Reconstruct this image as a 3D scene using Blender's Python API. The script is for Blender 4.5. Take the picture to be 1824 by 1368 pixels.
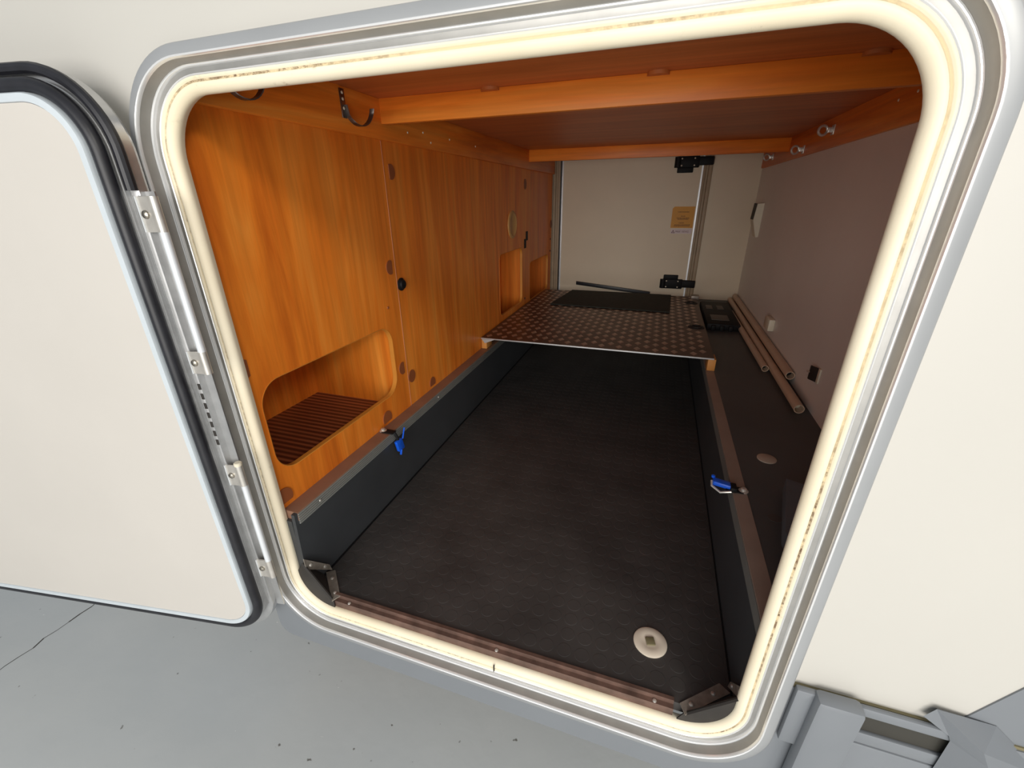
import bpy, bmesh, math, random
from mathutils import Vector, Matrix
random.seed(7)
for o in list(bpy.data.objects): bpy.data.objects.remove(o, do_unlink=True)
SC = bpy.context.scene
COL = SC.collection

# ------------------------------------------------------------------ camera
R = ((0.94872258, 0.31589487, -0.0116574), (0.11564474, -0.38116315, -0.91724639), (-0.2941968, 0.86886425, -0.39814967))
cam = bpy.data.cameras.new('camera'); cam_o = bpy.data.objects.new('camera', cam); COL.objects.link(cam_o)
cam.sensor_width = 36.0; cam.sensor_fit = 'HORIZONTAL'; cam.lens = 759.089 / 1824 * 36.0
cam.clip_start = 0.02
rt, dn, fw = Vector(R[0]), Vector(R[1]), Vector(R[2])
M = Matrix((( rt.x, -dn.x, -fw.x, 0.0), (rt.y, -dn.y, -fw.y, -0.475), (rt.z, -dn.z, -fw.z, 1.22), (0, 0, 0, 1)))
cam_o.matrix_world = M
SC.camera = cam_o

# ------------------------------------------------------------------ light
w = bpy.data.worlds.new('world'); SC.world = w; w.use_nodes = True
bg = w.node_tree.nodes['Background']; bg.inputs[0].default_value = (0.86, 0.93, 1.0, 1); bg.inputs[1].default_value = 0.38
def area(name, loc, target, size, energy, col):
    l = bpy.data.lights.new(name, 'AREA'); l.shape = 'RECTANGLE'; l.size, l.size_y = size; l.energy = energy; l.color = col
    o = bpy.data.objects.new(name, l); COL.objects.link(o); o.location = loc
    o.rotation_euler = (Vector(target) - Vector(loc)).to_track_quat('-Z', 'Y').to_euler()
    return o
area('hall_gate_daylight', (0.25, -3.1, 1.35), (0.1, 0.0, 1.15), (3.1, 2.1), 116, (1.0, 0.97, 0.92))
area('hall_skylight', (1.9, -1.8, 2.55), (-0.2, 0.2, 0.9), (0.7, 0.45), 27, (1.0, 0.93, 0.82))
SC.view_settings.view_transform = 'Standard'; SC.view_settings.look = 'None'
SC.view_settings.gamma = 1.0; SC.view_settings.use_curve_mapping = False
SC.view_settings.exposure = 0.0

# ------------------------------------------------------------------ materials
def srgb(r, g, b):
    f = lambda c: (c / 255 / 12.92) if c / 255 <= 0.04045 else ((c / 255 + 0.055) / 1.055) ** 2.4
    return (f(r), f(g), f(b), 1)
class NT:
    def __init__(s, name):
        s.m = bpy.data.materials.new(name); s.m.use_nodes = True; s.t = s.m.node_tree; s.b = s.t.nodes['Principled BSDF']
        s.g = s.t.nodes.new('ShaderNodeNewGeometry')
    def n(s, t, **k):
        x = s.t.nodes.new(t)
        for a, v in k.items(): setattr(x, a, v)
        return x
    def l(s, a, b): s.t.links.new(a, b)
    def pos(s, scale=(1, 1, 1), rot=(0, 0, 0)):
        mp = s.n('ShaderNodeMapping'); mp.inputs['Scale'].default_value = scale; mp.inputs['Rotation'].default_value = rot
        s.l(s.g.outputs['Position'], mp.inputs['Vector']); return mp.outputs[0]
    def noise(s, vec, scale, detail=4, rough=0.55, dist=0.0):
        x = s.n('ShaderNodeTexNoise'); x.inputs['Scale'].default_value = scale; x.inputs['Detail'].default_value = detail
        x.inputs['Roughness'].default_value = rough; x.inputs['Distortion'].default_value = dist
        s.l(vec, x.inputs['Vector']); return x.outputs[0]
    def ramp(s, fac, stops):
        r = s.n('ShaderNodeValToRGB'); e = r.color_ramp.elements
        e[0].position, e[0].color = stops[0]; e[1].position, e[1].color = stops[-1]
        for p, c in stops[1:-1]:
            q = e.new(p); q.color = c
        s.l(fac, r.inputs[0]); return r.outputs[0]
    def mix(s, fac, a, b, mode='MIX'):
        x = s.n('ShaderNodeMix'); x.data_type = 'RGBA'; x.blend_type = mode
        for i, v in ((0, fac), (6, a), (7, b)):
            if hasattr(v, 'is_linked'): s.l(v, x.inputs[i])
            else: x.inputs[i].default_value = v
        return x.outputs[2]
    def bump(s, h, strength=0.2, dist=0.002):
        x = s.n('ShaderNodeBump'); x.inputs['Strength'].default_value = strength; x.inputs['Distance'].default_value = dist
        s.l(h, x.inputs['Height']); s.l(x.outputs[0], s.b.inputs['Normal'])
    def col(s, c):
        if hasattr(c, 'is_linked'): s.l(c, s.b.inputs['Base Color'])
        else: s.b.inputs['Base Color'].default_value = c
    def done(s, rough=0.5, metal=0.0, spec=0.5, coat=0.0):
        s.b.inputs['Roughness'].default_value = rough; s.b.inputs['Metallic'].default_value = metal
        s.b.inputs['Specular IOR Level'].default_value = spec; s.b.inputs['Coat Weight'].default_value = coat
        return s.m
def plain(name, c, rough=0.5, metal=0.0, var=0.08, scale=14, spec=0.5, bump=0.0, bscale=200):
    t = NT(name); v = t.pos()
    f = t.noise(v, scale, 4)
    d = tuple(x * (1 - var) for x in c[:3]) + (1,); u = tuple(min(1, x * (1 + var)) for x in c[:3]) + (1,)
    t.col(t.ramp(f, [(0.3, d), (0.7, u)]))
    if bump: t.bump(t.noise(v, bscale, 3), bump, 0.001)
    return t.done(rough, metal, spec)
def wood(name, axis, c0, c1, c2, rough=0.42, spec=0.4):
    t = NT(name)
    st = {'z': (9, 9, 1.1), 'x': (0.9, 12, 12), 'y': (12, 0.9, 12)}[axis]
    fine = {'z': (60, 60, 2.5), 'x': (2.5, 70, 70), 'y': (70, 2.5, 70)}[axis]
    a = t.noise(t.pos(st), 1.0, 5, 0.6, 1.2)
    b = t.noise(t.pos(fine), 1.0, 3, 0.6, 0.3)
    base = t.ramp(a, [(0.28, c0), (0.5, c1), (0.72, c2)])
    fr = t.ramp(b, [(0.35, (0.80, 0.80, 0.80, 1)), (0.65, (1.06, 1.06, 1.06, 1))])
    t.col(t.mix(0.75, base, fr, 'MULTIPLY'))
    return t.done(rough, 0, spec)
W0, W1, W2 = srgb(208, 102, 26), srgb(236, 132, 40), srgb(246, 156, 62)
m_woodz = wood('orange_wood_upright_grain', 'z', W0, W1, W2)
m_woodx = wood('orange_wood_cross_grain', 'x', W0, W1, W2)
m_woody = wood('orange_wood_long_grain', 'y', W0, W1, W2)
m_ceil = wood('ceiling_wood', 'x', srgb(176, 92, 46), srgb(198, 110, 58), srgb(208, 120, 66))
m_block = plain('pine_block', srgb(205, 140, 70), 0.6)
m_cap = plain('brown_plastic', srgb(146, 82, 46), 0.5)
m_capl = plain('orange_plastic', srgb(178, 98, 46), 0.5)
m_cream = plain('cream_body_panel', srgb(196, 193, 186), 0.38, var=0.015, scale=3)
m_doorin = plain('door_lining', srgb(198, 193, 186), 0.5, var=0.02, scale=4, bump=0.05, bscale=500)
m_alu = plain('satin_aluminium', (0.60, 0.60, 0.60, 1), 0.36, 0.85, 0.10, 30)
m_alu_light = plain('pale_aluminium', (0.70, 0.76, 0.80, 1), 0.40, 0.35, 0.04, 20)
m_chan = plain('grey_channel_metal', (0.40, 0.39, 0.37, 1), 0.42, 0.55, 0.08, 25)
m_ridge = plain('polished_ridge', (0.92, 0.92, 0.92, 1), 0.25, 0.45, 0.02, 20)
m_rim = plain('satin_rim', (0.40, 0.41, 0.42, 1), 0.40, 0.35, 0.04, 8)
m_steel = plain('bright_steel', (0.66, 0.63, 0.58, 1), 0.34, 0.6, 0.1, 60)
m_darksteel = plain('dark_steel', (0.16, 0.14, 0.13, 1), 0.3, 0.9, 0.1, 60)
m_screw = plain('screw_steel', (0.36, 0.33, 0.28, 1), 0.25, 0.9, 0.1, 60)
m_white_rod = plain('white_tube', (0.80, 0.83, 0.86, 1), 0.3, 0.3, 0.03)
m_black = plain('black_rubber', (0.012, 0.012, 0.016, 1), 0.42, 0, 0.3, 40)
m_blackp = plain('black_plastic', (0.007, 0.007, 0.008, 1), 0.6, 0, 0.2, 40, spec=0.25)
m_wallr = plain('beige_lining', srgb(236, 233, 227), 0.45, var=0.03, scale=3, bump=0.06, bscale=600)
m_wallb = plain('pale_lining', srgb(222, 206, 180), 0.5, var=0.03, scale=4)
m_tray_side = plain('anthracite_side', (0.046, 0.050, 0.055, 1), 0.42, 0, 0.1, 8)
m_floor_rub = plain('black_coin_rubber', (0.050, 0.046, 0.044, 1), 0.55, 0, 0.2, 9)
m_rail = plain('brown_edge', srgb(140, 104, 84), 0.55, var=0.1)
m_railr = plain('grey_brown_edge', srgb(150, 132, 120), 0.55, var=0.08)
m_groove = plain('grey_groove_trim', srgb(136, 138, 134), 0.45, 0.4, 0.05)
m_ledge = plain('dark_ledge', (0.070, 0.074, 0.075, 1), 0.45, 0, 0.1, 5)
m_ground = None
def ground():
    t = NT('grey_floor_paint'); v = t.pos()
    c = t.ramp(t.noise(v, 1.6, 5), [(0.3, srgb(192, 196, 197)), (0.7, srgb(204, 206, 205))])
    n2 = t.noise(v, 42, 2, 0.4)
    sp = t.ramp(n2, [(0.74, (0, 0, 0, 1)), (0.78, (1, 1, 1, 1))])
    c = t.mix(sp, c, srgb(120, 118, 114))
    w3 = t.ramp(t.noise(v, 36, 3, 0.55, 0.8), [(0.745, (0, 0, 0, 1)), (0.765, (1, 1, 1, 1))])
    t.col(t.mix(w3, c, srgb(236, 236, 232)))
    t.bump(t.noise(v, 16, 3, 0.6), 0.12, 0.006)
    return t.done(0.22, 0, 0.5)
m_ground = ground()
m_crack = plain('crack', srgb(70, 66, 62), 0.9)
def seal_mat():
    t = NT('ivory_rubber'); v = t.pos()
    base = t.ramp(t.noise(v, 5, 3), [(0.3, srgb(236, 222, 192)), (0.7, srgb(244, 234, 210))])
    d = t.ramp(t.noise(t.pos((1, 1, 1)), 26, 6, 0.75), [(0.60, (0, 0, 0, 1)), (0.78, (1, 1, 1, 1))])
    big = t.ramp(t.noise(t.pos(), 3.2, 2), [(0.48, (0, 0, 0, 1)), (0.62, (1, 1, 1, 1))])
    k = t.mix(1.0, d, big, 'MULTIPLY')
    t.col(t.mix(k, base, srgb(150, 120, 86)))
    return t.done(0.5, 0, 0.4)
m_seal = seal_mat()
def dirt_mat():
    t = NT('soiled_ivory_rubber'); v = t.pos()
    a = t.ramp(t.noise(v, 3.0, 3), [(0.42, (0, 0, 0, 1)), (0.62, (1, 1, 1, 1))])
    b_ = t.ramp(t.noise(v, 130, 3, 0.7), [(0.40, (0, 0, 0, 1)), (0.60, (1, 1, 1, 1))])
    t.col(t.mix(t.mix(1.0, a, b_, 'MULTIPLY'), srgb(228, 212, 178), srgb(130, 106, 84)))
    return t.done(0.6, 0, 0.3)
m_sealdirt = dirt_mat()
m_skirt = plain('grey_skirt_plastic', srgb(122, 126, 131), 0.38, 0, 0.03, 6)
m_skirt_d = plain('dark_slot', srgb(56, 54, 48), 0.7)
m_sill = plain('oxidised_sill', srgb(108, 84, 74), 0.5, 0.3, 0.35, 35)
m_brk = plain('galvanised_bracket', srgb(156, 148, 138), 0.5, 0.5, 0.3, 45)
m_brk_d = plain('dark_gusset', srgb(44, 40, 37), 0.6, 0, 0.2, 40)
def chequer():
    t = NT('aluminium_chequer'); v = t.pos()
    c = t.ramp(t.noise(v, 8, 4), [(0.3, srgb(100, 82, 74)), (0.7, srgb(120, 100, 90))])  # sheet toned down: the dark reflection in the metal is painted in
    t.col(c); return t.done(0.42, 0.75)
m_chk = chequer()
m_chk_stud = plain('diamond_painted_sheen', srgb(194, 172, 156), 0.36, 0.7, 0.05)  # same metal, paler: light reflected by the stud bevels painted as colour
m_mat = plain('dark_green_mat', (0.016, 0.018, 0.012, 1), 0.8, 0, 0.3, 60)
m_blue = plain('blue_plastic', srgb(24, 92, 220), 0.35, 0, 0.15, 80)
m_pole = plain('beige_tube', srgb(208, 182, 156), 0.45, 0, 0.05)
m_white = plain('ivory_plastic', srgb(226, 218, 196), 0.45, 0, 0.02)
m_disc = plain('ivory_disc', srgb(226, 214, 196), 0.5, 0, 0.03)
m_disc_c = plain('olive_knob', srgb(120, 112, 84), 0.5)
m_yellow = plain('yellow_sticker', srgb(212, 146, 12), 0.5, 0, 0.04)
m_ink = plain('brown_ink', srgb(110, 66, 16), 0.6)
m_red = plain('dark_red_ink', srgb(96, 30, 44), 0.6)
m_label = plain('white_label', srgb(222, 206, 206), 0.5)
m_jamb = plain('grey_beige_rubber', srgb(168, 148, 122), 0.5, 0, 0.08, 20)
m_darkbox = plain('slate_plastic', (0.11, 0.13, 0.15, 1), 0.5, 0, 0.1)
def deck():
    t = NT('dark_brown_deck'); v = t.pos((22, 1.0, 1))
    wv = t.n('ShaderNodeTexWave'); wv.bands_direction = 'Y'; wv.inputs['Scale'].default_value = 0.5 * 1.6; wv.inputs['Distortion'].default_value = 0.6
    t.l(t.pos((1.2, 24, 1)), wv.inputs['Vector'])
    f = t.noise(t.pos((5, 90, 1)), 1, 4)
    k = t.mix(0.5, wv.outputs[0], f)
    t.col(t.ramp(k, [(0.3, srgb(92, 46, 28)), (0.55, srgb(140, 78, 48)), (0.8, srgb(176, 108, 70))]))
    return t.done(0.5)
m_deck = deck()

# ------------------------------------------------------------------ helpers
def finish(name, verts, faces, mat, parent=None, smooth=True, angle=35, loc=None):
    me = bpy.data.meshes.new(name)
    base = Vector(loc) if loc is not None else Vector((0, 0, 0))
    if parent is not None: base = parent['_base'] if '_base' in parent else base
    base = Vector(base)
    me.from_pydata([tuple(Vector(v) - base) for v in verts], [], faces)
    bm = bmesh.new(); bm.from_mesh(me)
    bmesh.ops.remove_doubles(bm, verts=bm.verts, dist=1e-6)
    bmesh.ops.recalc_face_normals(bm, faces=bm.faces)
    if smooth:
        for f in bm.faces: f.smooth = True
        for e in bm.edges:
            if len(e.link_faces) == 2 and e.calc_face_angle(0) > math.radians(angle): e.smooth = False
    bm.to_mesh(me); bm.free()
    me.materials.append(mat)
    o = bpy.data.objects.new(name, me); COL.objects.link(o)
    if parent is not None:
        o.parent = parent; o['_base'] = tuple(base)
    else:
        o.location = base; o['_base'] = tuple(base)
    return o
class MB:
    def __init__(s): s.v = []; s.f = []
    def add(s, v, f):
        n = len(s.v); s.v += [tuple(x) for x in v]; s.f += [tuple(i + n for i in q) for q in f]; return s
    def box(s, x0, x1, y0, y1, z0, z1, fn=None):
        v = [(x, y, z) for z in (z0, z1) for y in (y0, y1) for x in (x0, x1)]
        if fn: v = [fn(*p) for p in v]
        return s.add(v, [(0, 2, 3, 1), (4, 5, 7, 6), (0, 1, 5, 4), (2, 6, 7, 3), (0, 4, 6, 2), (1, 3, 7, 5)])
    def bbox(s, x0, x1, y0, y1, z0, z1, b=0.002, fn=None):      # chamfered box
        bm = bmesh.new(); bmesh.ops.create_cube(bm, size=1)
        for q in bm.verts: q.co = Vector(((x0 + x1) / 2 + q.co.x * (x1 - x0), (y0 + y1) / 2 + q.co.y * (y1 - y0), (z0 + z1) / 2 + q.co.z * (z1 - z0)))
        bmesh.ops.bevel(bm, geom=bm.edges[:], offset=b, segments=2, profile=0.5, affect='EDGES')
        bm.verts.index_update()
        v = [tuple(q.co) for q in bm.verts]; f = [[q.index for q in p.verts] for p in bm.faces]; bm.free()
        if fn: v = [fn(*p) for p in v]
        return s.add(v, f)
    def prism(s, poly, axis, a0, a1, fn=None):                  # poly of 2-D points extruded along an axis
        mk = {'x': lambda p, a: (a, p[0], p[1]), 'y': lambda p, a: (p[0], a, p[1]), 'z': lambda p, a: (p[0], p[1], a)}[axis]
        n = len(poly); v = [mk(p, a0) for p in poly] + [mk(p, a1) for p in poly]
        if fn: v = [fn(*p) for p in v]
        return s.add(v, [tuple(range(n))[::-1], tuple(range(n, 2 * n))] + [(i, (i + 1) % n, n + (i + 1) % n, n + i) for i in range(n)])
    def tube(s, pts, r, seg=12, closed=False, cap=True, ry=None):
        pts = [Vector(p) for p in pts]; n = len(pts); loops = []; up = None
        for i, p in enumerate(pts):
            a = pts[i - 1] if (i > 0 or closed) else p; b = pts[(i + 1) % n] if (i < n - 1 or closed) else p
            t = (b - a).normalized()
            if up is None:
                up = t.orthogonal().normalized()
            up = (up - t * up.dot(t)).normalized(); sd = t.cross(up)
            rr_ = r[i] if isinstance(r, (list, tuple)) else r
            loops.append([p + up * rr_ * math.cos(2 * math.pi * k / seg) + sd * (ry or rr_) * math.sin(2 * math.pi * k / seg) for k in range(seg)])
        v = [q for L in loops for q in L]; f = []
        for i in range(n if closed else n - 1):
            j = (i + 1) % n
            for k in range(seg): f.append((i * seg + k, i * seg + (k + 1) % seg, j * seg + (k + 1) % seg, j * seg + k))
        if cap and not closed: f += [tuple(range(seg))[::-1], tuple(range((n - 1) * seg, n * seg))]
        return s.add(v, f)
    def lathe(s, c, ax, prof, seg=24):                           # prof: (radius, height along ax)
        c = Vector(c); a = Vector(ax).normalized(); u = a.orthogonal().normalized(); w_ = a.cross(u); v = []; f = []
        for r, h in prof:
            for k in range(seg):
                t = 2 * math.pi * k / seg; v.append(c + a * h + (u * math.cos(t) + w_ * math.sin(t)) * r)
        for i in range(len(prof) - 1):
            for k in range(seg): f.append((i * seg + k, i * seg + (k + 1) % seg, (i + 1) * seg + (k + 1) % seg, (i + 1) * seg + k))
        f += [tuple(range(seg))[::-1], tuple(range((len(prof) - 1) * seg, len(prof) * seg))]
        return s.add(v, f)
    def hollow(s, a, b, r, ri, seg=16):
        a, b = Vector(a), Vector(b); t = (b - a).normalized(); u = t.orthogonal().normalized(); w_ = t.cross(u); v = []
        for c, q in ((a, ri), (a, r), (b, r), (b, ri)):
            for k in range(seg):
                an = 2 * math.pi * k / seg; v.append(c + (u * math.cos(an) + w_ * math.sin(an)) * q)
        f = []
        for i in range(4):
            j = (i + 1) % 4
            for k in range(seg): f.append((i * seg + k, i * seg + (k + 1) % seg, j * seg + (k + 1) % seg, j * seg + k))
        return s.add(v, f)
    def holeplate(s, o, h, rad, fn0, fn1, n=8):                  # outer rect, rounded hole; fn0/fn1 map (a,b) to front/back
        lp = rr(h[0], h[1], h[2], h[3], rad, n); N = len(lp); oc = [(o[0], o[2]), (o[1], o[2]), (o[1], o[3]), (o[0], o[3])]
        per = n + 1
        for fn in (fn0, fn1):
            v = [fn(*p) for p in lp] + [fn(*p) for p in oc]; f = []
            for c in range(4):
                for j in range(n): f.append((c * per + j, c * per + j + 1, N + c))
                f.append((c * per + n, ((c + 1) % 4) * per, N + (c + 1) % 4, N + c))
            s.add(v, f)
        v = [fn0(*p) for p in lp] + [fn1(*p) for p in lp]; s.add(v, [(i, (i + 1) % N, N + (i + 1) % N, N + i) for i in range(N)])
        v = [fn0(*p) for p in oc] + [fn1(*p) for p in oc]; s.add(v, [(i, (i + 1) % 4, 4 + (i + 1) % 4, 4 + i) for i in range(4)])
        return s
    def build(s, name, mat, parent=None, loc=None, smooth=True, angle=35):
        return finish(name, s.v, s.f, mat, parent, smooth, angle, loc)
def rr(x0, x1, z0, z1, r, n=8):
    out = []
    for cx, cz, a in ((x0 + r, z0 + r, 180), (x1 - r, z0 + r, 270), (x1 - r, z1 - r, 0), (x0 + r, z1 - r, 90)):
        for k in range(n + 1):
            t = math.radians(a + 90 * k / n); out.append((cx + r * math.cos(t), cz + r * math.sin(t)))
    return out
def sweep(rect, r0, prof, fn, n=14, closed=False, sub=0):         # profile (outward, depth) swept round a rounded rect
    loops = [[fn(x, z, y) for x, z in rr(rect[0] - e, rect[1] + e, rect[2] - e, rect[3] + e, r0 + e, n)] for e, y in prof]
    N = len(loops[0]); v = [p for L in loops for p in L]; f = []; m = len(loops)
    for i in range(m if closed else m - 1):
        j = (i + 1) % m
        for k in range(N): f.append((i * N + k, i * N + (k + 1) % N, j * N + (k + 1) % N, j * N + k))
    b = MB(); b.add(v, f); return b
def tag(o, label, cat=None, group=None, kind=None):
    o['label'] = label
    if cat: o['category'] = cat
    if group: o['group'] = group
    if kind: o['kind'] = kind
    return o
def empty(name, loc, label, cat=None, group=None, kind=None):
    o = bpy.data.objects.new(name, None); COL.objects.link(o); o.location = loc; o['_base'] = tuple(loc); o.empty_display_size = 0.05
    return tag(o, label, cat, group, kind)
def screw(name, c, ax, r, mat, parent):
    return MB().lathe(c, ax, [(r, -0.001), (r, 0.0), (r * 0.85, r * 0.35), (r * 0.4, r * 0.55), (0.0001, r * 0.6)], 12).build(name, mat, parent)

# ------------------------------------------------------------------ constants read off the photograph
ZF, ZR, ZC, ZH = 0.4495, 0.6554, 1.431, 1.350
XW, XR, YF = -0.656, 0.455, 2.30
XH = XW + 0.015
OP = (-0.6453, 0.1891, 0.4278, 1.3464); OR = 0.076

# ------------------------------------------------------------------ setting: ground, body wall, frame
g = MB().add([(-9, -9, 0), (9, -9, 0), (9, 9, 0), (-9, 9, 0)], [(0, 1, 2, 3)]).build('floor', m_ground)
tag(g, 'glossy grey painted concrete floor under the vehicle', 'floor', kind='structure')
cr = MB(); px = -1.652; prev = (px, -2.4)
y = -2.4
while y < 0.6:
    y2 = y + 0.03; x2 = -1.652 + random.uniform(-0.006, 0.006); wd = random.uniform(0.0008, 0.0022)
    cr.add([(prev[0] - wd, y, .0006), (prev[0] + wd, y, .0006), (x2 + wd, y2, .0006), (x2 - wd, y2, .0006)], [(0, 1, 2, 3)]); prev = (x2, y2); y = y2
cr.build('crack', m_crack, g)

wf = MB().box(-3.2, -0.722, 0.0, 0.03, 0.50, 2.7).holeplate((-0.722, 0.56, 0.352, 2.7), (OP[0] - 0.03, OP[1] + 0.03, OP[2] - 0.03, OP[3] + 0.03), OR + 0.03, lambda a, b: (a, 0.0, b), lambda a, b: (a, 0.03, b), 12).build('wall_front', m_cream)
tag(wf, 'cream side wall of the motorhome around the open hatch', 'wall', kind='structure')

fr = empty('trim_1', (-0.23, 0, 0.375), 'aluminium hatch frame with stepped rounded rims around the opening', 'door frame', kind='structure')
ID = lambda x, z, y: (x, y, z)
def band(name, prof, mat, ang=28): return sweep(OP, OR, prof, ID, 18).build(name, mat, fr, angle=ang)
band('inner_channel', [(0.0172, 0.014), (0.0176, 0.0045), (0.0200, 0.0030), (0.0262, 0.0024), (0.0266, 0.0004)], m_chan)
band('ridge', [(0.0176, 0.0045), (0.0180, 0.0028), (0.0188, 0.0020), (0.0198, 0.0022), (0.0202, 0.0032)], m_ridge)
band('ridge', [(0.0258, 0.0030), (0.0262, -0.0002), (0.0268, -0.0014), (0.0278, -0.0016), (0.0284, -0.0026)], m_ridge)
band('outer_channel', [(0.0282, -0.0018), (0.0290, -0.0040), (0.0300, -0.0090), (0.0312, -0.0150)], m_chan, 50)
band('ridge', [(0.0310, -0.0135), (0.0313, -0.0168), (0.0320, -0.0184), (0.0332, -0.0190), (0.0340, -0.0186)], m_ridge)
band('rim', [(0.0336, -0.0187), (0.0440, -0.0176), (0.0462, -0.0160), (0.0473, -0.0125), (0.0476, 0.0005)], m_rim, 50)
# ivory bulb seal with fine ribs round the opening
sl = sweep(OP, OR, [(0.0035, 0.024), (0.0004, 0.0170), (0.0, 0.0140), (0.0004, 0.0112), (0.0018, 0.0084), (0.0044, 0.0058), (0.0078, 0.0040), (0.0105, 0.0038), (0.0122, 0.0052), (0.0132, 0.0064), (0.0142, 0.0056), (0.0156, 0.0038), (0.0174, 0.0030), (0.0186, 0.0038), (0.0186, 0.014)], ID, 16).build('seal', m_seal, fr, angle=60)
tag(sl, 'ivory rubber bulb seal with dirt marks')
sweep(OP, OR, [(0.0118, 0.0047), (0.0124, 0.0052), (0.0132, 0.0062), (0.0140, 0.0054), (0.0144, 0.0050)], ID, 16).build('seal_groove', m_sealdirt, fr, angle=60)
MB().box(-0.205, -0.2035, 0.0002, 0.004, OP[2] - 0.0165, OP[2] - 0.001).build('seal_joint', m_brk_d, fr)

# ------------------------------------------------------------------ garage interior shell
wl = empty('wall_left', (XW, 1.1, ZR), 'orange wood partition wall with rounded cutouts and cable caps', 'wall', kind='structure')
T = 0.010
f0 = lambda a, b: (XW, a, b); f1 = lambda a, b: (XW - T, a, b)
MB().holeplate((0.012, 0.5165, ZR - 0.02, ZC + 0.02), (0.040, 0.463, 0.728, 0.918), 0.048, f0, f1, 10).build('panel', m_woodz, wl, smooth=False)
b = MB(); b.holeplate((0.5185, 1.712, ZR - 0.02, ZC + 0.02), (1.310, 1.647, 0.728, 1.000), 0.035, f0, f1, 8)
b.holeplate((1.712, 2.262, ZR - 0.02, ZC + 0.02), (1.780, 2.185, 0.700, 0.909), 0.035, f0, f1, 8); b.build('panel', m_woodz, wl, smooth=False)
MB().box(XW - T, XW + 0.0008, 0.5165, 0.5185, ZR, ZH).build('seam_strip', plain('seam', srgb(196, 132, 96), 0.5), wl)
# edge banding round the near cutout
def cut_edge(h, rad):
    return sweep((h[0], h[1], h[2], h[3]), rad, [(-0.0012, 0.0002), (-0.0012, -T - 0.001), (0.0006, -T - 0.001), (0.0006, 0.0009)], lambda a, z, d: (XW + d, a, z), 10, closed=True)
m_edge = plain('edge_band', srgb(214, 138, 52), 0.5)
for h, rad in (((0.040, 0.463, 0.728, 0.918), 0.048), ((1.310, 1.647, 0.728, 1.000), 0.035), ((1.780, 2.185, 0.700, 0.909), 0.035)):
    cut_edge(h, rad).build('cutout_edge', m_edge, wl)
# cavity behind the near cutout, shallow ones behind the far cutouts
MB().box(-0.97, -0.95, 0.031, 0.485, 0.60, 1.45).build('cavity_back', m_woodz, wl)
MB().box(-0.95, XW - T, 0.467, 0.485, 0.60, 1.45).build('cavity_side', m_woodz, wl)
MB().box(-0.95, XW - T, 0.03, 0.045, 0.60, 1.45).build('cavity_side', m_woodz, wl)
MB().box(-0.95, XW - T, 0.045, 0.467, 1.40, 1.42).build('cavity_top', m_woodz, wl)
MB().box(-0.95, XW - T, 0.045, 0.467, 0.664, 0.682).build('cavity_floor', m_deck, wl)
for y0, y1 in ((1.25, 1.70), (1.72, 2.25)):
    MB().box(-0.80, -0.785, y0, y1, 0.6, 1.1).build('cavity_back', m_woodz, wl)
    MB().box(-0.785, XW - T, y1 - 0.012, y1, 0.6, 1.1).build('cavity_side', m_woodz, wl)
    MB().box(-0.785, XW - T, y0, y0 + 0.012, 0.6, 1.1).build('cavity_side', m_woodz, wl)
    MB().box(-0.785, XW - T, y0, y1, 1.09, 1.1).build('cavity_top', m_woodz, wl)
    MB().box(-0.785, XW - T, y0, y1, 0.6, 0.612).build('cavity_floor', m_deck, wl)
def cap(y, z, r, mat=m_cap, cut=None):
    pts = []
    for k in range(24):
        a = 2 * math.pi * k / 24; p = [y + r * math.cos(a), z + r * math.sin(a) * 1.05]
        if cut == 'right': p[0] = min(p[0], y + r * 0.45)
        if cut == 'left': p[0] = max(p[0], y - r * 0.45)
        if cut == 'down': p[1] = max(p[1], z - r * 0.5)
        pts.append(tuple(p))
    return MB().prism(pts, 'x', XW - 0.001, XW + 0.0022).build('screw_cap', mat, wl)
for y, z, r, c in ((0.545, 1.285, .017, 'left'), (0.493, 1.062, .017, 'right'), (0.494, 0.784, .017, 'right'), (0.537, 0.743, .018, None), (0.395, 0.674, .020, 'down'), (0.653, 0.674, .018, 'down'), (0.034, 0.677, .021, 'down'), (0.026, 0.957, .016, 'right'), (1.694, 1.285, .022, None), (2.241, 1.077, .022, None)):
    cap(y, z, r, cut=c)
kn = MB().lathe((XW, 0.535, 1.012), (1, 0, 0), [(.017, -.001), (.017, .003), (.0125, .006), (.011, .010), (.004, .011), (.0001, .009)], 20).build('cable_grommet', m_blackp, wl)
screw('screw', (XW, 0.463, 0.964), (1, 0, 0), .004, m_cap, wl)
MB().lathe((XW, 1.491, 1.113), (1, 0, 0), [(.060, -.001), (.060, .004), (.050, .007), (.044, .003), (.0001, .002)], 32).build('round_vent', plain('tan_plastic', srgb(196, 152, 92), 0.5), wl)
for y, z in ((1.724, 1.047), (1.695, 1.012)):
    MB().bbox(XW - .001, XW + .003, y - .015, y + .015, z - .022, z + .022, .0012).build('socket', m_blackp, wl)
for y, z in ((1.69, 0.735), (2.235, 0.99), (2.235, 0.92)): screw('screw', (XW, y, z), (1, 0, 0), .006, m_brk_d, wl)

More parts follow.
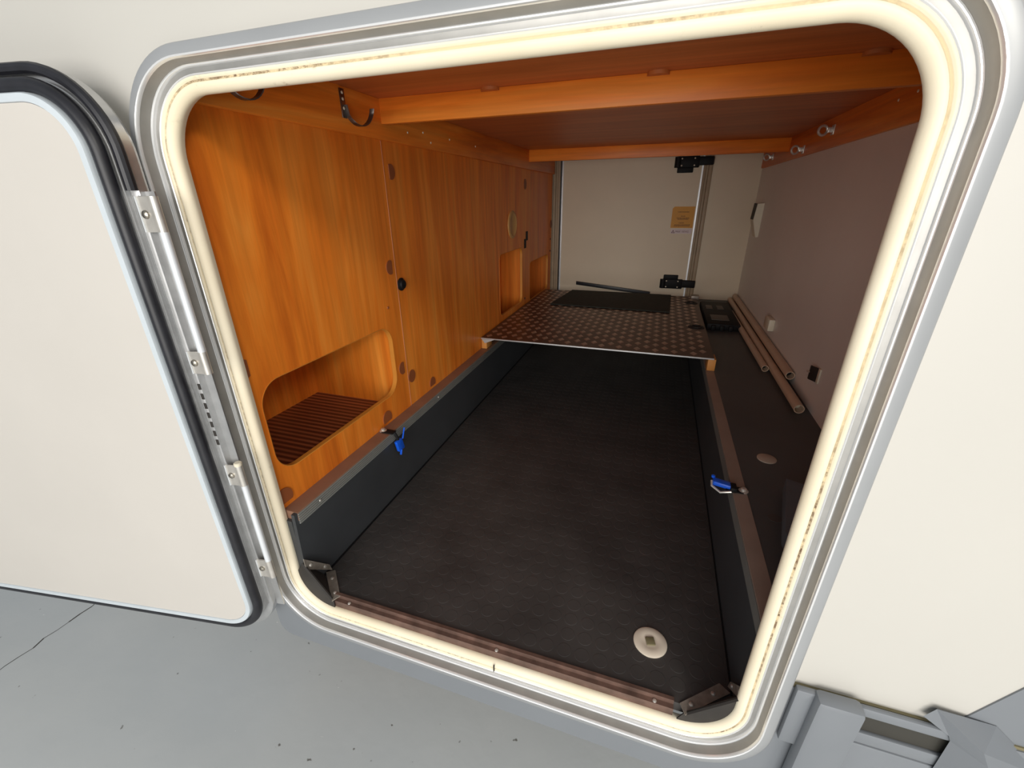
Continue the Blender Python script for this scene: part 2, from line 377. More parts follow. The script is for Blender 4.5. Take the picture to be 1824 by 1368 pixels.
wr = MB().box(XR, XR + 0.045, 0.03, 2.34, 0.33, 1.5).build('wall_right', m_wallr)
tag(wr, 'plain beige lined inner wall on the right of the garage', 'wall', kind='structure')
wb = MB().box(-1.0, 0.5, YF, YF + 0.04, 0.33, 1.5).build('wall_back', m_wallb)
tag(wb, 'pale lined far wall of the garage around the opposite hatch', 'wall', kind='structure')
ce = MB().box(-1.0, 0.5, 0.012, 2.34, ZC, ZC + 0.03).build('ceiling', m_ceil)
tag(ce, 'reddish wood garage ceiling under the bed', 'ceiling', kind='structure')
sh = MB().box(-1.0, -0.975, 0.03, 2.34, 0.33, 1.5).build('wall_cabin', m_wallb)
tag(sh, 'hidden cabin side of the garage partition', 'wall', kind='structure')

# sunken tray
tray = empty('floor_tray', (-0.215, 1.1, ZF), 'sunken black garage floor with raised coin studs and anthracite sides', 'floor', kind='structure')
MB().box(-0.66, 0.23, 0.025, YF, ZF - 0.02, ZF).build('tray_base', m_floor_rub, tray)
st = MB(); sp = 0.0331; rad = 0.0135; seg = 20; j = 0
yy = 0.056
while yy < 1.75:
    xx = -0.6145 + 0.0005
    while xx < 0.19:
        for lv, q, h in ():
            pass
        v = []; 
        for (q, h) in ((rad, 0.0), (rad - 0.0006, 0.0003), (rad - 0.0018, 0.0003)):
            for k in range(seg):
                a = 2 * math.pi * k / seg; v.append((xx + q * math.cos(a), yy + q * math.sin(a), ZF + h))
        f = []
        for i in range(2):
            for k in range(seg): f.append((i * seg + k, i * seg + (k + 1) % seg, (i + 1) * seg + (k + 1) % seg, (i + 1) * seg + k))
        f.append(tuple(range(2 * seg, 3 * seg)))
        st.add(v, f); xx += sp
    yy += sp
so = st.build('coin_studs', m_floor_rub, tray, angle=20); so['kind'] = 'stuff'
side = lambda xb, xt, d: [(xb, ZF - 0.01), (xt, ZR - .0008), (xt + d, ZR - .0008), (xb + d, ZF - 0.01)]
MB().prism(side(-0.6335, -0.622, -0.008), 'y', 0.018, YF).build('tray_side', m_tray_side, tray)
MB().prism(side(0.2015, 0.2015, 0.008), 'y', 0.018, YF).build('tray_side', m_tray_side, tray)
MB().box(-0.634, 0.2, 2.24, YF, ZF, ZR).build('tray_side', m_tray_side, tray)
MB().box(-0.6325, -0.6290, 0.03, 2.2, ZF, ZF + 0.003).build('floor_joint', m_blackp, tray)
MB().box(0.1985, 0.2012, 0.03, 2.2, ZF, ZF + 0.003).build('floor_joint', m_blackp, tray)
MB().box(-0.662, -0.6345, 0.019, 0.030, 0.40, ZR - 0.02).build('front_return', m_tray_side, tray)
# side rails
rl = empty('trim_2', (-0.64, 1.1, ZR), 'brown topped rail with grooved grey edge beside the wood wall', 'rail', kind='structure')
MB().box(XW, -0.6216, 0.026, YF, ZR - 0.02, ZR).build('rail_top', m_rail, rl)
for k in range(5):
    MB().bbox(-0.6232, -0.6196, 0.026, 2.2, ZR - 0.0275 + k * 0.0052, ZR - 0.0275 + k * 0.0052 + 0.0038, 0.0010).build('groove_rib', m_groove, rl)
for y in (0.085, 0.62): screw('screw', (-0.6196, y, ZR - 0.014), (1, 0, 0), .003, m_steel, rl)
rr_ = empty('trim_3', (0.214, 1.1, ZR), 'flat brown rail strip beside the dark ledge', 'rail', kind='structure')
MB().box(0.2005, 0.2275, 0.026, YF, ZR - 0.02, ZR + 0.0012).build('rail_top', m_railr, rr_)
MB().box(0.1992, 0.2008, 0.026, 2.2, ZR - 0.028, ZR - 0.001).build('grooved_edge', m_groove, rr_)
lg = MB().box(0.2275, XR, 0.026, YF, ZR - 0.03, ZR).build('floor_ledge', m_ledge)
tag(lg, 'dark grey raised ledge along the right wall', 'ledge', kind='structure')
# sill, corner plates
si = empty('trim_4', (-0.22, 0.02, 0.42), 'worn brown metal sill strip behind the lower seal', 'sill', kind='structure')
MB().prism([(0.016, 0.405), (0.030, 0.405), (0.030, 0.4535), (0.024, 0.4535), (0.024, 0.444), (0.016, 0.444)], 'x', -0.575, 0.108).build('sill_angle', m_sill, si)
for x in (-0.535, -0.205, 0.078): screw('screw', (x, 0.020, 0.444), (0, 0, 1), .0035, m_steel, si)
def corner(sg, xa, xb, xc, label):
    e = empty('corner_bracket', (xb, 0.05, ZF), label, 'bracket')
    # floor flange strip (diagonal) and the dark gusset in front of it
    P = [(xa, 0.024), (xb, 0.078), (xb + sg * 0.016, 0.066), (xa + sg * 0.008, 0.008)]
    MB().prism(P, 'z', ZF + 0.0006, ZF + 0.0032).build('floor_flange', m_brk, e)
    A = (xa + sg * 0.008, 0.012, ZF + .001); B = (xb + sg * 0.016, 0.062, ZF + .001); Cc = (xc, 0.012, 0.535)
    D = [(p[0] + sg * 0.002, p[1] - 0.003, p[2]) for p in (A, B, Cc)]
    MB().add([A, B, Cc] + D, [(0, 1, 2), (3, 5, 4), (0, 3, 4, 1), (1, 4, 5, 2), (2, 5, 3, 0)]).build('gusset', m_brk_d, e)
    n_ = 10; arcp = rr(OP[0] - .004, OP[1] + .004, OP[2] - .004, OP[3] + .004, OR + .004, n_)
    arcp = arcp[:n_ + 1] if sg < 0 else arcp[n_ + 1:2 * n_ + 2][::-1]
    MB().prism([(xc, 0.535)] + arcp + [(A[0], A[2])], 'y', 0.0125, 0.0145).build('corner_web', m_brk_d, e)
    xs = xc - sg * 0.004
    Q = [(0.074, ZF + 0.006), (0.070, ZF + 0.026), (0.012, 0.548), (0.012, 0.520)]
    MB().prism(Q, 'x', xs, xs - sg * 0.0025).build('wall_flange', m_brk, e)
    for t in (0.2, 0.72):
        p = [P[0][i] * (1 - t) + P[1][i] * t for i in (0, 1)]; q = [P[3][i] * (1 - t) + P[2][i] * t for i in (0, 1)]
        screw('screw', ((p[0] + q[0]) / 2, (p[1] + q[1]) / 2, ZF + 0.0032), (0, 0, 1), .0042, m_steel, e)
    for t in (0.25, 0.8):
        yy_ = 0.072 * (1 - t) + 0.012 * t; zz_ = (ZF + 0.016) * (1 - t) + 0.534 * t
        screw('screw', (xs - sg * 0.0025, yy_, zz_), (-sg, 0, 0), .0042, m_steel, e)
corner(-1, -0.560, -0.616, -0.6265, 'galvanised corner bracket at the lower left of the opening')
corner(1, 0.117, 0.182, 0.2005, 'galvanised corner bracket at the lower right of the opening')

# ------------------------------------------------------------------ headers and beams
hl = empty('header_board', (XH, 1.1, ZH), 'orange wood board along the top of the left wall', 'board')
MB().bbox(XW, XH, 0.012, 2.25, ZH, ZC, .001).build('board', m_woody, hl)
for y, z in ((0.62, 1.377), (0.70, 1.386), (0.74, 1.366), (0.86, 1.386), (1.06, 1.386)):
    screw('screw', (XH, y, z), (1, 0, 0), .0028, m_white, hl)
hr = empty('header_board', (XR - 0.01, 1.1, ZH), 'brown wood board along the top of the right wall', 'board')
MB().bbox(XR - 0.012, XR, 0.012, 2.262, ZH, ZC, .001).build('board', m_woody, hr)
for y, z, a in ((0.72, 1.405, 1), (0.80, 1.403, 1)): screw('screw', (XR - 0.012, y, z), (-1, 0, 0), .003, m_white, hr)
def beam(y0, y1, label, caps, x0=XH, x1=XR - 0.012):
    e = empty('ceiling_beam', ((x0 + x1) / 2, y0, 1.381), label, 'beam', 'cross beams under the bed')
    MB().bbox(x0, x1, y0, y1, 1.381, ZC, .0012).build('beam', m_woodx, e)
    for x in caps:
        p = [(x + .020 * math.cos(math.pi * k / 14), y0 - .017 * math.sin(math.pi * k / 14)) for k in range(15)]
        MB().prism(p, 'z', ZC - 0.006, ZC).build('corner_cap', m_capl, e)
beam(0.507, 0.525, 'bright orange wood cross beam nearest the hatch opening', (-0.372, -0.041, 0.293))
beam(1.712, 1.732, 'narrow red-brown cross beam at the far end of the ceiling', ())

# hooks on the left header: flat strap plus a curled black hook
def coat_hook(y, label):
    e = empty('wall_hook', (XH, y, 1.36), label, 'hook', 'hooks on the left header board')
    MB().bbox(XH, XH + .0022, y - .012, y + .002, 1.375, 1.426, .0006).build('strap', m_darksteel, e)
    pts = [(XH + .0015, y - .004, 1.398)]
    for k in range(13):
        a = math.radians(195 + 185 * k / 12); c = (y + 0.020, 1.388)
        pts.append((XH + .002 + 0.030 * k / 12, c[0] + .022 * math.cos(a), c[1] + .024 * math.sin(a)))
    bm_ = MB(); n = len(pts)
    v = []
    for p in pts: v += [(p[0] - .001, p[1], p[2]), (p[0] + .009, p[1], p[2]), (p[0] + .009, p[1] + .0008, p[2] - .0018), (p[0] - .001, p[1] + .0008, p[2] - .0018)]
    f = [(i * 4 + k, i * 4 + (k + 1) % 4, i * 4 + 4 + (k + 1) % 4, i * 4 + 4 + k) for i in range(n - 1) for k in range(4)] + [(0, 1, 2, 3), (n * 4 - 4, n * 4 - 3, n * 4 - 2, n * 4 - 1)]
    bm_.add(v, f).build('hook', m_darksteel, e)
    for z in (1.419, 1.408, 1.392): screw('screw', (XH + .0022, y - .005, z), (1, 0, 0), .003, m_white, e)
coat_hook(0.105, 'curled metal hook half hidden behind the upper left seal')
coat_hook(0.382, 'curled metal hook just left of the orange cross beam')
# lashing eyes on the right header
def eye(y, z, label):
    x = XR - 0.012
    e = empty('lashing_eye', (x, y, z), label, 'hook', 'lashing eyes on the right header board')
    MB().bbox(x - .003, x, y - .012, y + .012, z - .013, z + .013, .001).build('base_plate', m_steel, e)
    c = Vector((x - .026, y + .004, z)); pts = [c + Vector((.0125 * math.cos(t), .004 * math.cos(t), .0125 * math.sin(t))) for t in [2 * math.pi * k / 20 for k in range(20)]]
    MB().tube(pts, .0036, 8, closed=True).build('ring', m_steel, e)
    MB().bbox(x - .015, x - .002, y - .004, y + .004, z - .007, z + .007, .001).build('stem', m_steel, e)
eye(1.200, 1.396, 'silver lashing eye on the right header nearest the opening')
eye(1.492, 1.370, 'small silver lashing eye halfway along the right header')
eye(2.010, 1.384, 'silver lashing eye at the far end of the right header')

# ------------------------------------------------------------------ far hatch door
d2 = empty('door_2', (-0.2, YF, ZR), 'pale opposite hatch seen closed at the far end of the garage', 'door', kind='structure')
MB().box(-0.598, 0.163, YF - 0.010, YF, 0.60, ZC).build('panel', m_wallb, d2)
MB().box(-0.604, -0.596, YF - 0.015, YF, 0.60, ZC).build('edge_strip', m_white_rod, d2)
MB().box(-0.613, -0.604, YF - 0.009, YF, 0.60, ZC).build('gap_seal', m_black, d2)
MB().box(0.161, 0.170, YF - 0.015, YF, 0.60, ZC).build('edge_strip', m_white_rod, d2)
for x0, x1, y0 in ((-0.656, -0.640, .022), (-0.640, -0.628, .016), (-0.628, -0.613, .020), (0.169, 0.182, .018), (0.182, 0.196, .012), (0.196, 0.214, .022)):
    MB().bbox(x0, x1, YF - y0, YF, 0.60, ZC, .003).build('jamb_strip', m_jamb, d2)
def hinge(z, flip, nm='hinge'):
    h = MB().bbox(0.030, 0.146, YF - 0.028, YF - 0.010, z - 0.028, z + 0.028, .006).build(nm, m_blackp, d2)
    MB().bbox(0.036, 0.118, YF - 0.022, YF - 0.010, z + (0.024 if flip else -0.052), z + (0.052 if flip else -0.024), .004).build('catch_plate', m_blackp, h)
    MB().lathe((0.036, YF - 0.019, z - 0.026), (0, 0, 1), [(.017, 0), (.017, .052)], 16).build('barrel', m_blackp, h)
    MB().bbox(0.140, 0.216, YF - 0.034, YF - 0.012, z - 0.018, z + 0.024, .005).build('arm', m_blackp, h)
    for x in (0.055, 0.120):
        for q in (-.017, .017): screw('screw', (x, YF - 0.028, z + q), (0, -1, 0), .0042, m_white, h)
hinge(1.392, False); hinge(0.742, True)
ys = YF - 0.0112
stk = MB().prism([(0.039, 1.057), (0.157, 1.057), (0.157, 1.170), (0.049, 1.170), (0.039, 1.160)], 'y', ys, YF - 0.010).build('yellow_sticker', m_yellow, d2); stk['label'] = 'yellow warning sticker'
tx = MB()
for z, a, c in ((1.118, .088, .112), (1.108, .066, .135), (1.102, .072, .130), (1.082, .080, .108), (1.072, .058, .142), (1.066, .056, .140), (1.140, .070, .130)):
    x = a
    while x < c:
        wd = random.uniform(.004, .011); tx.box(x, min(x + wd, c), ys - .0004, ys, z, z + .0032); x += wd + .0018
tx.build('print', m_ink, stk)
lb = MB().box(0.042, 0.156, ys, YF - 0.010, 1.026, 1.0505).build('white_label', m_label, d2)
MB().add([(0.046, ys - .0003, 1.029), (0.066, ys - .0003, 1.029), (0.056, ys - .0003, 1.047), (0.050, ys - .0003, 1.0313), (0.062, ys - .0003, 1.0313), (0.056, ys - .0003, 1.042)], [(0, 1, 4, 3), (1, 2, 5, 4), (2, 0, 3, 5)]).box(0.0552, 0.0568, ys - .0006, ys - .0002, 1.0335, 1.0385).build('warning_triangle', m_red, lb)
cu = bpy.data.curves.new('max_text', 'FONT'); cu.body = 'MAX 150 KG'; cu.size = 0.0145
to = bpy.data.objects.new('max_text', cu); COL.objects.link(to)
dg = bpy.context.evaluated_depsgraph_get(); dg.update()
tm = bpy.data.meshes.new_from_object(to.evaluated_get(dg))
vs = [(0.069 + v.co.x * 0.88, ys - .0004, 1.0325 + v.co.y) for v in tm.vertices]; fs = [tuple(p.vertices) for p in tm.polygons]
bpy.data.objects.remove(to, do_unlink=True)
finish('lettering', vs, fs, m_red, lb, smooth=False)
# black strut lying across the lower part of the far hatch
sk = MB().bbox(-0.5, 0.0, -.006, .006, -.0105, .0105, .002)
ang = math.atan2(0.678 - 0.722, -0.033 + 0.489)
L = 0.46
sv = [(-0.489 + (p[0] + 0.5) / 0.5 * L * math.cos(ang) - p[2] * math.sin(ang) * 0, YF - 0.022 + p[1], 0.7225 + (p[0] + 0.5) / 0.5 * L * math.sin(ang) + p[2] - 0.010 * math.sin(math.pi * (p[0] + 0.5) / 0.5)) for p in sk.v]
so_ = finish('rubber_strip', sv, sk.f, m_black); tag(so_, 'thin black strip slanting across the lower part of the far hatch', 'strip')

# ------------------------------------------------------------------ chequer plate on blocks
ZP = 0.7029
pl = empty('chequer_plate', (-0.217, 1.58, ZP), 'raised aluminium chequer plate platform at the back of the garage', 'platform')
MB().box(-0.653, 0.2215, 1.068, 2.12, ZP - 0.004, ZP).build('sheet', m_chk, pl)
MB().box(-0.653, 0.2215, 1.0655, 1.0682, ZP - 0.0045, ZP + 0.0004).build('front_edge', m_alu, pl)
dm = MB(); r_ = 0
yy = 1.104
while yy < 2.10:
    xx = -0.6305 + (0.03275 if r_ % 2 else 0)
    while xx < 0.20:
        h = .0018; a2, c2 = .0135, .0215
        def q(i, j, hh): return (xx + i, yy + j, ZP + hh)
        dm.add([q(-a2, 0, 0), q(0, -c2, 0), q(a2, 0, 0), q(0, c2, 0), q(-a2 * .5, 0, h), q(0, -c2 * .5, h), q(a2 * .5, 0, h), q(0, c2 * .5, h)], [(0, 1, 5, 4), (1, 2, 6, 5), (2, 3, 7, 6), (3, 0, 4, 7), (4, 5, 6, 7)])
        xx += 0.0655
    yy += 0.032; r_ += 1
do = dm.build('diamond_studs', m_chk_stud, pl, smooth=False); do['kind'] = 'stuff'
MB().add([(-0.646, 1.058, ZP - .004), (-0.596, 1.064, ZP - .004), (-0.634, 1.060, ZP - .020), (-0.646, 1.0665, ZP - .004), (-0.596, 1.0665, ZP - .004), (-0.634, 1.0665, ZP - .020)], [(0, 1, 2), (3, 5, 4), (0, 3, 4, 1), (1, 4, 5, 2), (2, 5, 3, 0)]).build('folded_corner', m_alu, pl)
for y in (1.468, 1.949):
    rg = MB().lathe((0.185, y, ZP), (0, 0, 1), [(.034, 0), (.034, .002), (.028, .003), (.024, .001), (.0001, .001)], 24).build('recessed_cup', m_brk_d, pl)
    MB().tube([(0.185 + .020 * math.cos(2 * math.pi * k / 18), y + .020 * math.sin(2 * math.pi * k / 18), ZP + .004) for k in range(18)], .0032, 8, closed=True).build('ring', m_brk_d, rg)
MB().bbox(0.19, 0.232, 2.06, 2.11, ZP - .003, ZP + .016, .003).build('end_bracket', m_brk, pl)
for x0, x1, nm in ((-0.652, -0.630, 'small wooden block under the left edge of the chequer plate'), (0.203, 0.229, 'small wooden block under the right edge of the chequer plate')):
    bo = MB().bbox(x0, x1, 1.069, 1.13, ZR + .0012, ZP - 0.0046, .0012).build('support_block', m_block, loc=((x0 + x1) / 2, 1.068, ZR + .0012)); tag(bo, nm, 'block', 'blocks under the plate')
mt = empty('rubber_mat', (-0.21, 1.9, ZP), 'thin dark green rubber mat lying on the chequer plate', 'mat')
MB().prism([(-0.521, 1.713), (0.077, 1.692), (0.086, 2.105), (-0.479, 2.108)], 'z', ZP + .0020, ZP + .0078).build('mat', m_mat, mt)

# ------------------------------------------------------------------ things on the right ledge
bx = empty('storage_crate', (0.312, 1.85, ZR), 'low black plastic box at the far end of the ledge', 'box')
MB().bbox(0.243, 0.385, 1.62, 2.10, ZR, ZR + 0.030, .006).build('body', m_blackp, bx)
for x in (0.262, 0.298, 0.335):
    MB().bbox(x, x + .018, 1.606, 1.625, ZR, ZR + 0.024, .003).build('rib', m_blackp, bx)
m_recess = plain('grey_recess', srgb(92, 86, 78), 0.5)
MB().bbox(0.268, 0.345, 1.69, 1.79, ZR + 0.029, ZR + 0.032, .001).build('recess', m_recess, bx)
for x in (0.262, 0.315): MB().bbox(x, x + .030, 1.92, 2.0, ZR + 0.029, ZR + 0.032, .001).build('recess', m_recess, bx)
def pole(a, b, r, label, plug=False):
    e = empty('storage_pole', a, label, 'pole', 'beige tubes on the ledge')
    MB().hollow(a, b, r, r * .82, 20).build('tube', m_pole, e)
    a_, b_ = Vector(a), Vector(b); t = (b_ - a_).normalized()
    MB().lathe(a_ + t * .03, t, [(r * .8, 0), (r * .8, .004)], 16).build('end_plug', m_white if plug else m_blackp, e)
pole((0.421, 0.792, ZR + .014), (0.416, 2.26, ZR + .014), .0135, 'longest beige tube lying on the ledge with its open end forward', True)
pole((0.4400, 1.000, ZR + .036), (0.4395, 2.27, ZR + .034), .0135, 'beige tube lying closest against the right wall')
pole((0.394, 1.115, ZR + .012), (0.384, 1.95, ZR + .012), .0115, 'short brown tube lying lowest on the ledge')
cp = MB().lathe((0.292, 0.512, ZR), (0, 0, 1), [(.0205, 0), (.0205, .002), (.018, .003), (.0001, .003)], 28).build('round_cover', plain('grey_cover', srgb(184, 170, 154), 0.5), loc=(0.292, 0.512, ZR)); tag(cp, 'round grey cover plate on the dark ledge', 'cover')
wc = MB().prism([(0.300, 0.392), (0.345, 0.374), (0.40, 0.372), (0.40, 0.16), (0.268, 0.16), (0.262, 0.22)], 'z', ZR, ZR + .030).build('plastic_tray', m_darkbox, loc=(0.33, 0.26, ZR)); tag(wc, 'slate grey plastic box at the near end of the ledge, half behind the seal', 'box')
cs = MB().lathe((0.266, 0.292, ZR), (0, 0, 1), [(.012, 0), (.012, .0008), (.0001, .001)], 20).build('round_cover', plain('faint_cover', (0.075, 0.066, 0.06, 1), 0.5), loc=(0.266, 0.292, ZR)); tag(cs, 'faint small dark disc on the ledge beside the slate box', 'cover')
# right wall fittings
sw = empty('wall_switch', (XR, 1.42, 0.753), 'small ivory switch low on the right wall', 'switch')
MB().bbox(XR - .022, XR, 1.372, 1.452, 0.732, 0.778, .004).build('body', m_white, sw)
MB().bbox(XR - .012, XR, 1.452, 1.478, 0.738, 0.772, .003).build('side_tab', m_brk_d, sw)
lp = empty('wall_fitting', (XR, 2.09, 1.03), 'wedge shaped white fitting on the right wall near the far hatch', 'fitting')
P5 = [(XR, 1.03), (XR - .012, 1.03), (XR - .036, 1.11), (XR - .030, 1.185), (XR, 1.187)]
MB().add([(x, y, z) for y in (2.05, 2.135) for x, z in P5], [(0, 1, 2, 3, 4), (9, 8, 7, 6, 5)] + [(i, (i + 1) % 5, 5 + (i + 1) % 5, 5 + i) for i in range(5)]).build('housing', m_white, lp)
MB().add([(XR - .0365, 2.05, 1.112), (XR - .0365, 2.135, 1.112), (XR - .031, 2.135, 1.187), (XR - .031, 2.05, 1.187)], [(0, 1, 2, 3)]).build('lens', m_brk_d, lp)
hk = empty('wall_bracket', (XR, 0.84, 0.745), 'small metal bracket with peg on the right wall', 'bracket')
MB().bbox(XR - .004, XR, 0.812, 0.826, 0.742, 0.784, .001).build('plate', m_white, hk)
MB().prism([(XR - .004, 0.826), (XR - .016, 0.846), (XR - .016, 0.852), (XR - .001, 0.826)], 'z', 0.742, 0.782).build('cheek', m_brk_d, hk)
MB().tube([(XR, 0.826, 0.763), (XR - .020, 0.858, 0.762)], .0025, 8).build('peg', m_steel, hk)
# floor disc
fd = empty('floor_disc', (0.067, 0.120, ZF), 'round ivory disc with square olive centre on the black floor', 'disc')
MB().lathe((0.067, 0.120, ZF), (0, 0, 1), [(.0305, 0), (.0305, .002), (.028, .0035), (.016, .0038), (.0135, .0028), (.0001, .0028)], 36).build('disc', m_disc, fd)
MB().bbox(0.0585, 0.0755, 0.1115, 0.1285, ZF + .002, ZF + .0055, .001, fn=lambda x, y, z: (0.067 + (x - .067) * .9 - (y - .12) * .25, 0.12 + (x - .067) * .25 + (y - .12) * .9, z)).build('square_knob', m_disc_c, fd)

# lashing buckles
def buckle(x, sg, y, label, hang):
    e = empty('strap_buckle', (x, y, ZR), label, 'buckle', 'blue tie down buckles')
    MB().lathe((x, y, ZR + .0015), (0, 0, 1), [(.0095, 0), (.0095, .002), (.006, .003), (.006, .006), (.0045, .0075), (.0001, .008)], 18).build('bolt', m_steel, e)
    MB().bbox(min(x, x + sg * .034), max(x, x + sg * .034), y - .010, y + .010, ZR + .0008, ZR + .0034, .0008).build('strap_plate', m_blackp, e)
    if hang:     # clip hanging down the tray side
        x1 = x + sg * .034
        pts = [(x1, y, ZR + .002), (x1 + sg * .006, y + .002, ZR - .012), (x1 + sg * .004, y + .006, ZR - .035)]
        MB().tube(pts, .004, 8, ry=.0016).build('strap', m_blackp, e)
        bl = MB().bbox(x1 + sg * .001, x1 + sg * .010, y - .004, y + .022, ZR - .056, ZR - .022, .002, fn=lambda a, b, c: (a, b + (ZR - .04 - c) * .25, c)).build('lever', m_blue, e)
        MB().tube([(x1 + sg * .011, y + .018, ZR - .024), (x1 + sg * .012, y + .030, ZR + .004)], .002, 6).build('tongue', m_blue, bl)
        MB().tube([(x1 + sg * .010, y + .008, ZR - .052), (x1 + sg * .009, y + .004, ZR - .066)], .003, 6).build('tip', m_blue, bl)
    else:        # ratchet lying inward over the tray
        x1 = x + sg * .014
        MB().bbox(min(x1, x1 + sg * .012), max(x1, x1 + sg * .012), y - .012, y + .010, ZR + .001, ZR + .012, .002).build('yoke', m_blackp, e)
        bl = MB().bbox(x1 + sg * .044, x1 + sg * .008, y - .008, y + .010, ZR + .001, ZR + .011, .002, fn=lambda a, b, c: (a, b + (x1 - a) * .28, c)).build('lever', m_blue, e)
        MB().lathe((x1 + sg * .043, y + .022, ZR + .010), (0, 0, 1), [(.004, 0), (.004, .004), (.0001, .006)], 10).build('knob', m_blue, bl)
        MB().tube([(x1 + sg * .010, y - .012, ZR + .003), (x1 + sg * .030, y - .010, ZR - .004), (x1 + sg * .046, y + .004, ZR), (x1 + sg * .046, y + .014, ZR + .006)], .0026, 8).build('bail', m_steel, e)
buckle(-0.6455, 1, 0.356, 'blue clip buckle hanging from the left rail below the wood wall', True)
buckle(0.2215, -1, 0.362, 'blue lever buckle bolted on the right brown rail', False)

# ------------------------------------------------------------------ open hatch door (hinged left, folded back towards the wall)
th = math.radians(8.9); Q = Vector((-0.668, -0.032, 0)); U = Vector((-math.cos(th), -math.sin(th), 0)); N = Vector((math.sin(th), -math.cos(th), 0))
def D(s, z, off): p = Q + U * s + N * off; return (p.x, p.y, z)
d1 = empty('door_1', D(0.04, 0.38, 0.01), 'open garage hatch with cream lining and thick black rubber seal', 'door', kind='structure')
PR = (0.040, 0.866, 0.433, 1.335); PRAD = 0.058
dm3 = lambda a, z, d: D(a, z, d)
lp_ = rr(*PR, PRAD, 14)
MB().add([dm3(a, z, 0.0355) for a, z in lp_], [tuple(range(len(lp_)))]).build('lining', m_doorin, d1)
sweep(PR, PRAD, [(0.0, 0.0345), (0.001, 0.0372), (0.0095, 0.0372), (0.0112, 0.034), (0.0112, 0.020)], dm3, 14).build('lining_edge', m_alu_light, d1)
sweep(PR, PRAD, [(0.0195 + 0.0088 * math.cos(2 * math.pi * k / 14), 0.0265 + 0.0088 * math.sin(2 * math.pi * k / 14)) for k in range(14)], dm3, 14, closed=True).build('seal', m_black, d1, angle=80)
sweep(PR, PRAD, [(0.010, 0.030), (0.026, 0.026), (0.0262, 0.019), (0.0275, 0.0185), (0.0275, 0.0165), (0.0262, 0.0160), (0.0262, 0.0125), (0.0400, 0.0125), (0.0420, 0.0115), (0.0425, 0.0), (0.040, -0.005), (0.02, -0.005)], dm3, 14).build('edge_profile', m_alu, d1, angle=28)
lo = rr(PR[0] - .040, PR[1] + .040, PR[2] - .040, PR[3] + .040, PRAD + .040, 14)
MB().add([dm3(a, z, -0.005) for a, z in lo], [tuple(range(len(lo)))]).build('outer_skin', m_cream, d1)
e_ = 0.0385; gp = rr(PR[0] - e_, PR[1] + e_, PR[2] - e_, PR[3] + e_, PRAD + e_, 14)
path = [D(a, z, 0.0175) for a, z in gp[15:]] + [D(PR[0] - e_, 1.236, 0.0175)]
MB().tube(path, .0068, 10).build('outer_gasket', m_black, d1)
# hinges: knuckled leaves with a long rod
hs, ho = -0.0215, 0.0125
def pinpt(z): return Vector(D(hs, z, ho))
for z0, z1 in ((1.184, 1.229), (0.976, 1.012), (0.765, 0.806), (0.548, 0.590)):
    lf = MB().add([D(s, z, o) for z in (z0, z1) for s, o in ((0.0030, .0130), (0.0030, .0155), (-0.0125, .0155), (-0.0190, .0172), (-0.0190, .0150), (-0.0130, .0130))],
                  [(0, 1, 2, 3, 4, 5), (11, 10, 9, 8, 7, 6)] + [(i, (i + 1) % 6, 6 + (i + 1) % 6, 6 + i) for i in range(6)]).build('hinge_leaf', m_steel, d1)
    MB().lathe(pinpt(z0), (0, 0, 1), [(.0056, 0), (.0056, z1 - z0)], 18).build('knuckle', m_steel, lf)
    screw('screw', D(-0.0050, (z0 + z1) / 2, .0155), tuple(N), .0058, m_screw, lf)
    MB().box(0, 1, 0, 1, 0, 1, fn=lambda x, y, z: D(0.0016 + x * .0016, z0 + y * (z1 - z0), .0150 + z * .0022)).build('lip', m_white_rod, lf)
for z0, z1 in ((1.012, 1.184), (0.590, 0.765)):
    MB().lathe(pinpt(z0), (0, 0, 1), [(.0056, 0), (.0056, z1 - z0)], 20).build('hinge_rod', m_white_rod, d1)
MB().lathe(pinpt(0.806), (0, 0, 1), [(.0062, 0), (.0064, .005), (.005, .0062)], 18).build('rod_cap', m_white, d1)
hsn = MB()
for k in range(7):
    z = 0.845 + k * 0.017; hsn.box(0, 1, 0, 1, 0, 1, fn=lambda x, y, q: D(0.0018 + x * .0048, z + y * .010, .0120 + q * .0012))
hsn.build('hinge_slots', m_brk_d, d1)
MB().box(0, 1, 0, 1, 0, 1, fn=lambda x, y, z: D(-0.017 + x * .016, 0.46 + y * 0.775, .0020 + z * .0025)).build('hinge_flange', m_alu, d1)
for s0, s1, o1 in ((-0.0022, -0.0006, .0145), (0.0085, 0.0098, .0140)):
    MB().box(0, 1, 0, 1, 0, 1, fn=lambda x, y, z: D(s0 + x * (s1 - s0), 0.47 + y * 0.76, .0115 + z * (o1 - .0115))).build('profile_rib', m_alu, d1)

# ------------------------------------------------------------------ skirt and rear bumper, lower right
sk = empty('trim_5', (-0.1, -0.004, 0.316), 'grey plastic skirt panel below the hatch frame', 'skirt', kind='structure')
arc = [(-0.722 + 0.03 - 0.03 * math.sin(math.radians(90 * k / 8)), 0.3155 + 0.03 - 0.03 * math.cos(math.radians(90 * k / 8))) for k in range(9)][::-1]
up_ = rr(OP[0] - .04, OP[1] + .04, OP[2] - .04, OP[3] + .04, OR + .04, 10)[:22]       # follows the frame's lower corners
poly = [(-0.722, 0.46)] + arc + [(0.56, 0.3155), (0.56, 0.604), (0.2291, 0.604)] + up_[::-1]
poly[0] = (-0.722, up_[0][1])
MB().prism(poly, 'y', -0.006, 0.0006).build('panel', m_skirt, sk)
sa = empty('skirt_cover', (0.28, -0.006, 0.316), 'ribbed grey cover piece right of the hatch frame', 'body panel')
MB().bbox(0.2415, 0.270, -0.016, -0.006, 0.500, 0.614, .003).build('shoulder', m_skirt, sa)
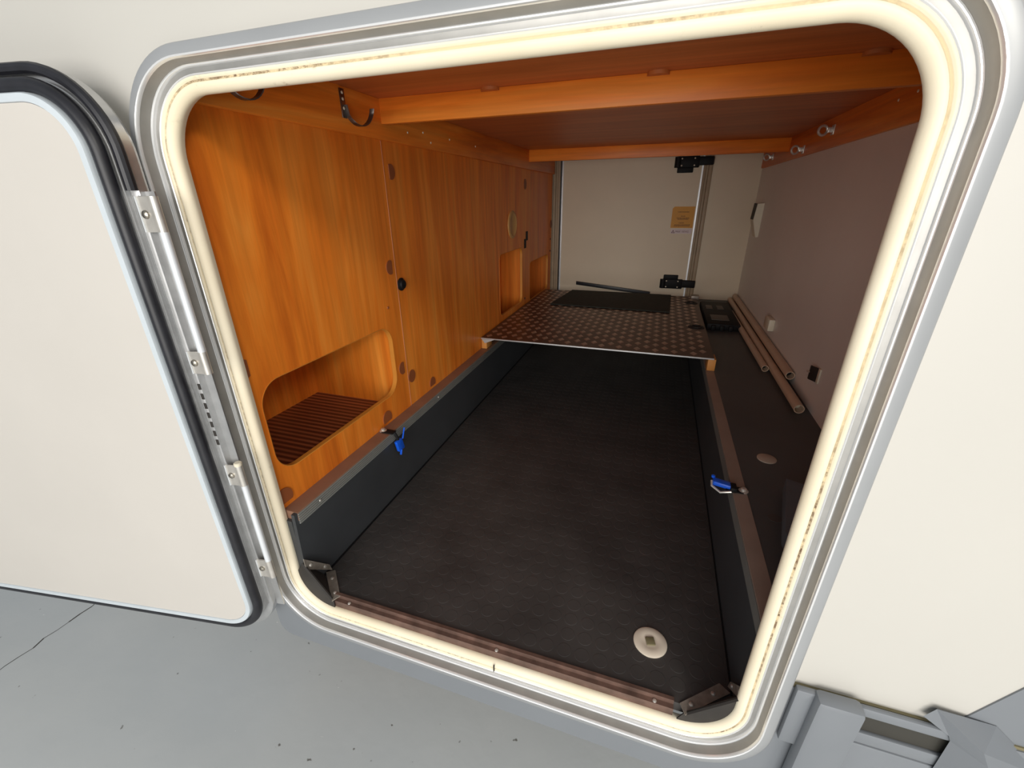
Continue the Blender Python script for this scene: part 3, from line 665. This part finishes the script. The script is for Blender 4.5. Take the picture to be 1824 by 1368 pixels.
MB().bbox(0.262, 0.316, -0.030, -0.006, 0.3165, 0.6185, .007).build('raised_cover', m_skirt, sa)
ss = empty('bumper_slot', (0.36, -0.006, 0.53), 'long dark slot between pale ledges on the grey skirt', 'body panel')
MB().bbox(0.314, 0.430, -0.014, -0.006, 0.596, 0.612, .003).build('upper_ledge', m_skirt, ss)
MB().box(0.314, 0.430, -0.0075, -0.006, 0.560, 0.598).build('slot', m_skirt_d, ss)
MB().bbox(0.314, 0.430, -0.013, -0.006, 0.542, 0.563, .002).build('lower_ledge', m_skirt, ss)
MB().bbox(0.314, 0.430, -0.014, -0.006, 0.3165, 0.541, .003).build('lower_panel', m_skirt, ss)
bp = empty('bumper_end', (0.42, -0.03, 0.50), 'pointed grey bumper end piece at the lower right corner', 'bumper')
v = [(0.3795, -0.0075, 0.6205), (0.3870, -0.0080, 0.6395), (0.392, -0.0025, 0.6345), (0.4499, -0.0025, 0.6316), (0.520, -0.0025, 0.566),
     (0.4258, -0.034, 0.6204), (0.4348, -0.036, 0.6014), (0.4046, -0.016, 0.6094), (0.4083, -0.016, 0.6011), (0.4092, -0.016, 0.5551), (0.410, -0.016, 0.45), (0.520, -0.036, 0.45), (0.520, -0.036, 0.52)]
front = [0, 1, 5, 6, 12, 11, 10, 9, 8, 7]
top = [(1, 2, 3, 5), (5, 3, 4, 6), (6, 4, 12)]
back = [(0, 2, 1)]
fm = MB().add(v, [tuple(front)] + top + back); fm.build('end_piece', m_skirt, bp, smooth=False)
pb = MB().prism([(0.408, 0.600), (0.56, 0.963), (0.56, 0.55), (0.408, 0.55)], 'y', -0.0018, -0.0002).build('corner_moulding', m_skirt, loc=(0.5, -0.005, 0.55)); tag(pb, 'slanted grey rear corner moulding above the bumper end', 'moulding')
ms = MB().box(0.2355, 0.56, -0.004, 0.0, 0.604, 0.6085).build('sealant_line', plain('sealant', srgb(120, 112, 84), 0.8), loc=(0.39, 0, 0.604)); tag(ms, 'thin dirty sealant line between cream wall and grey skirt', 'sealant')
for o in bpy.data.objects:
    if '_base' in o: del o['_base']
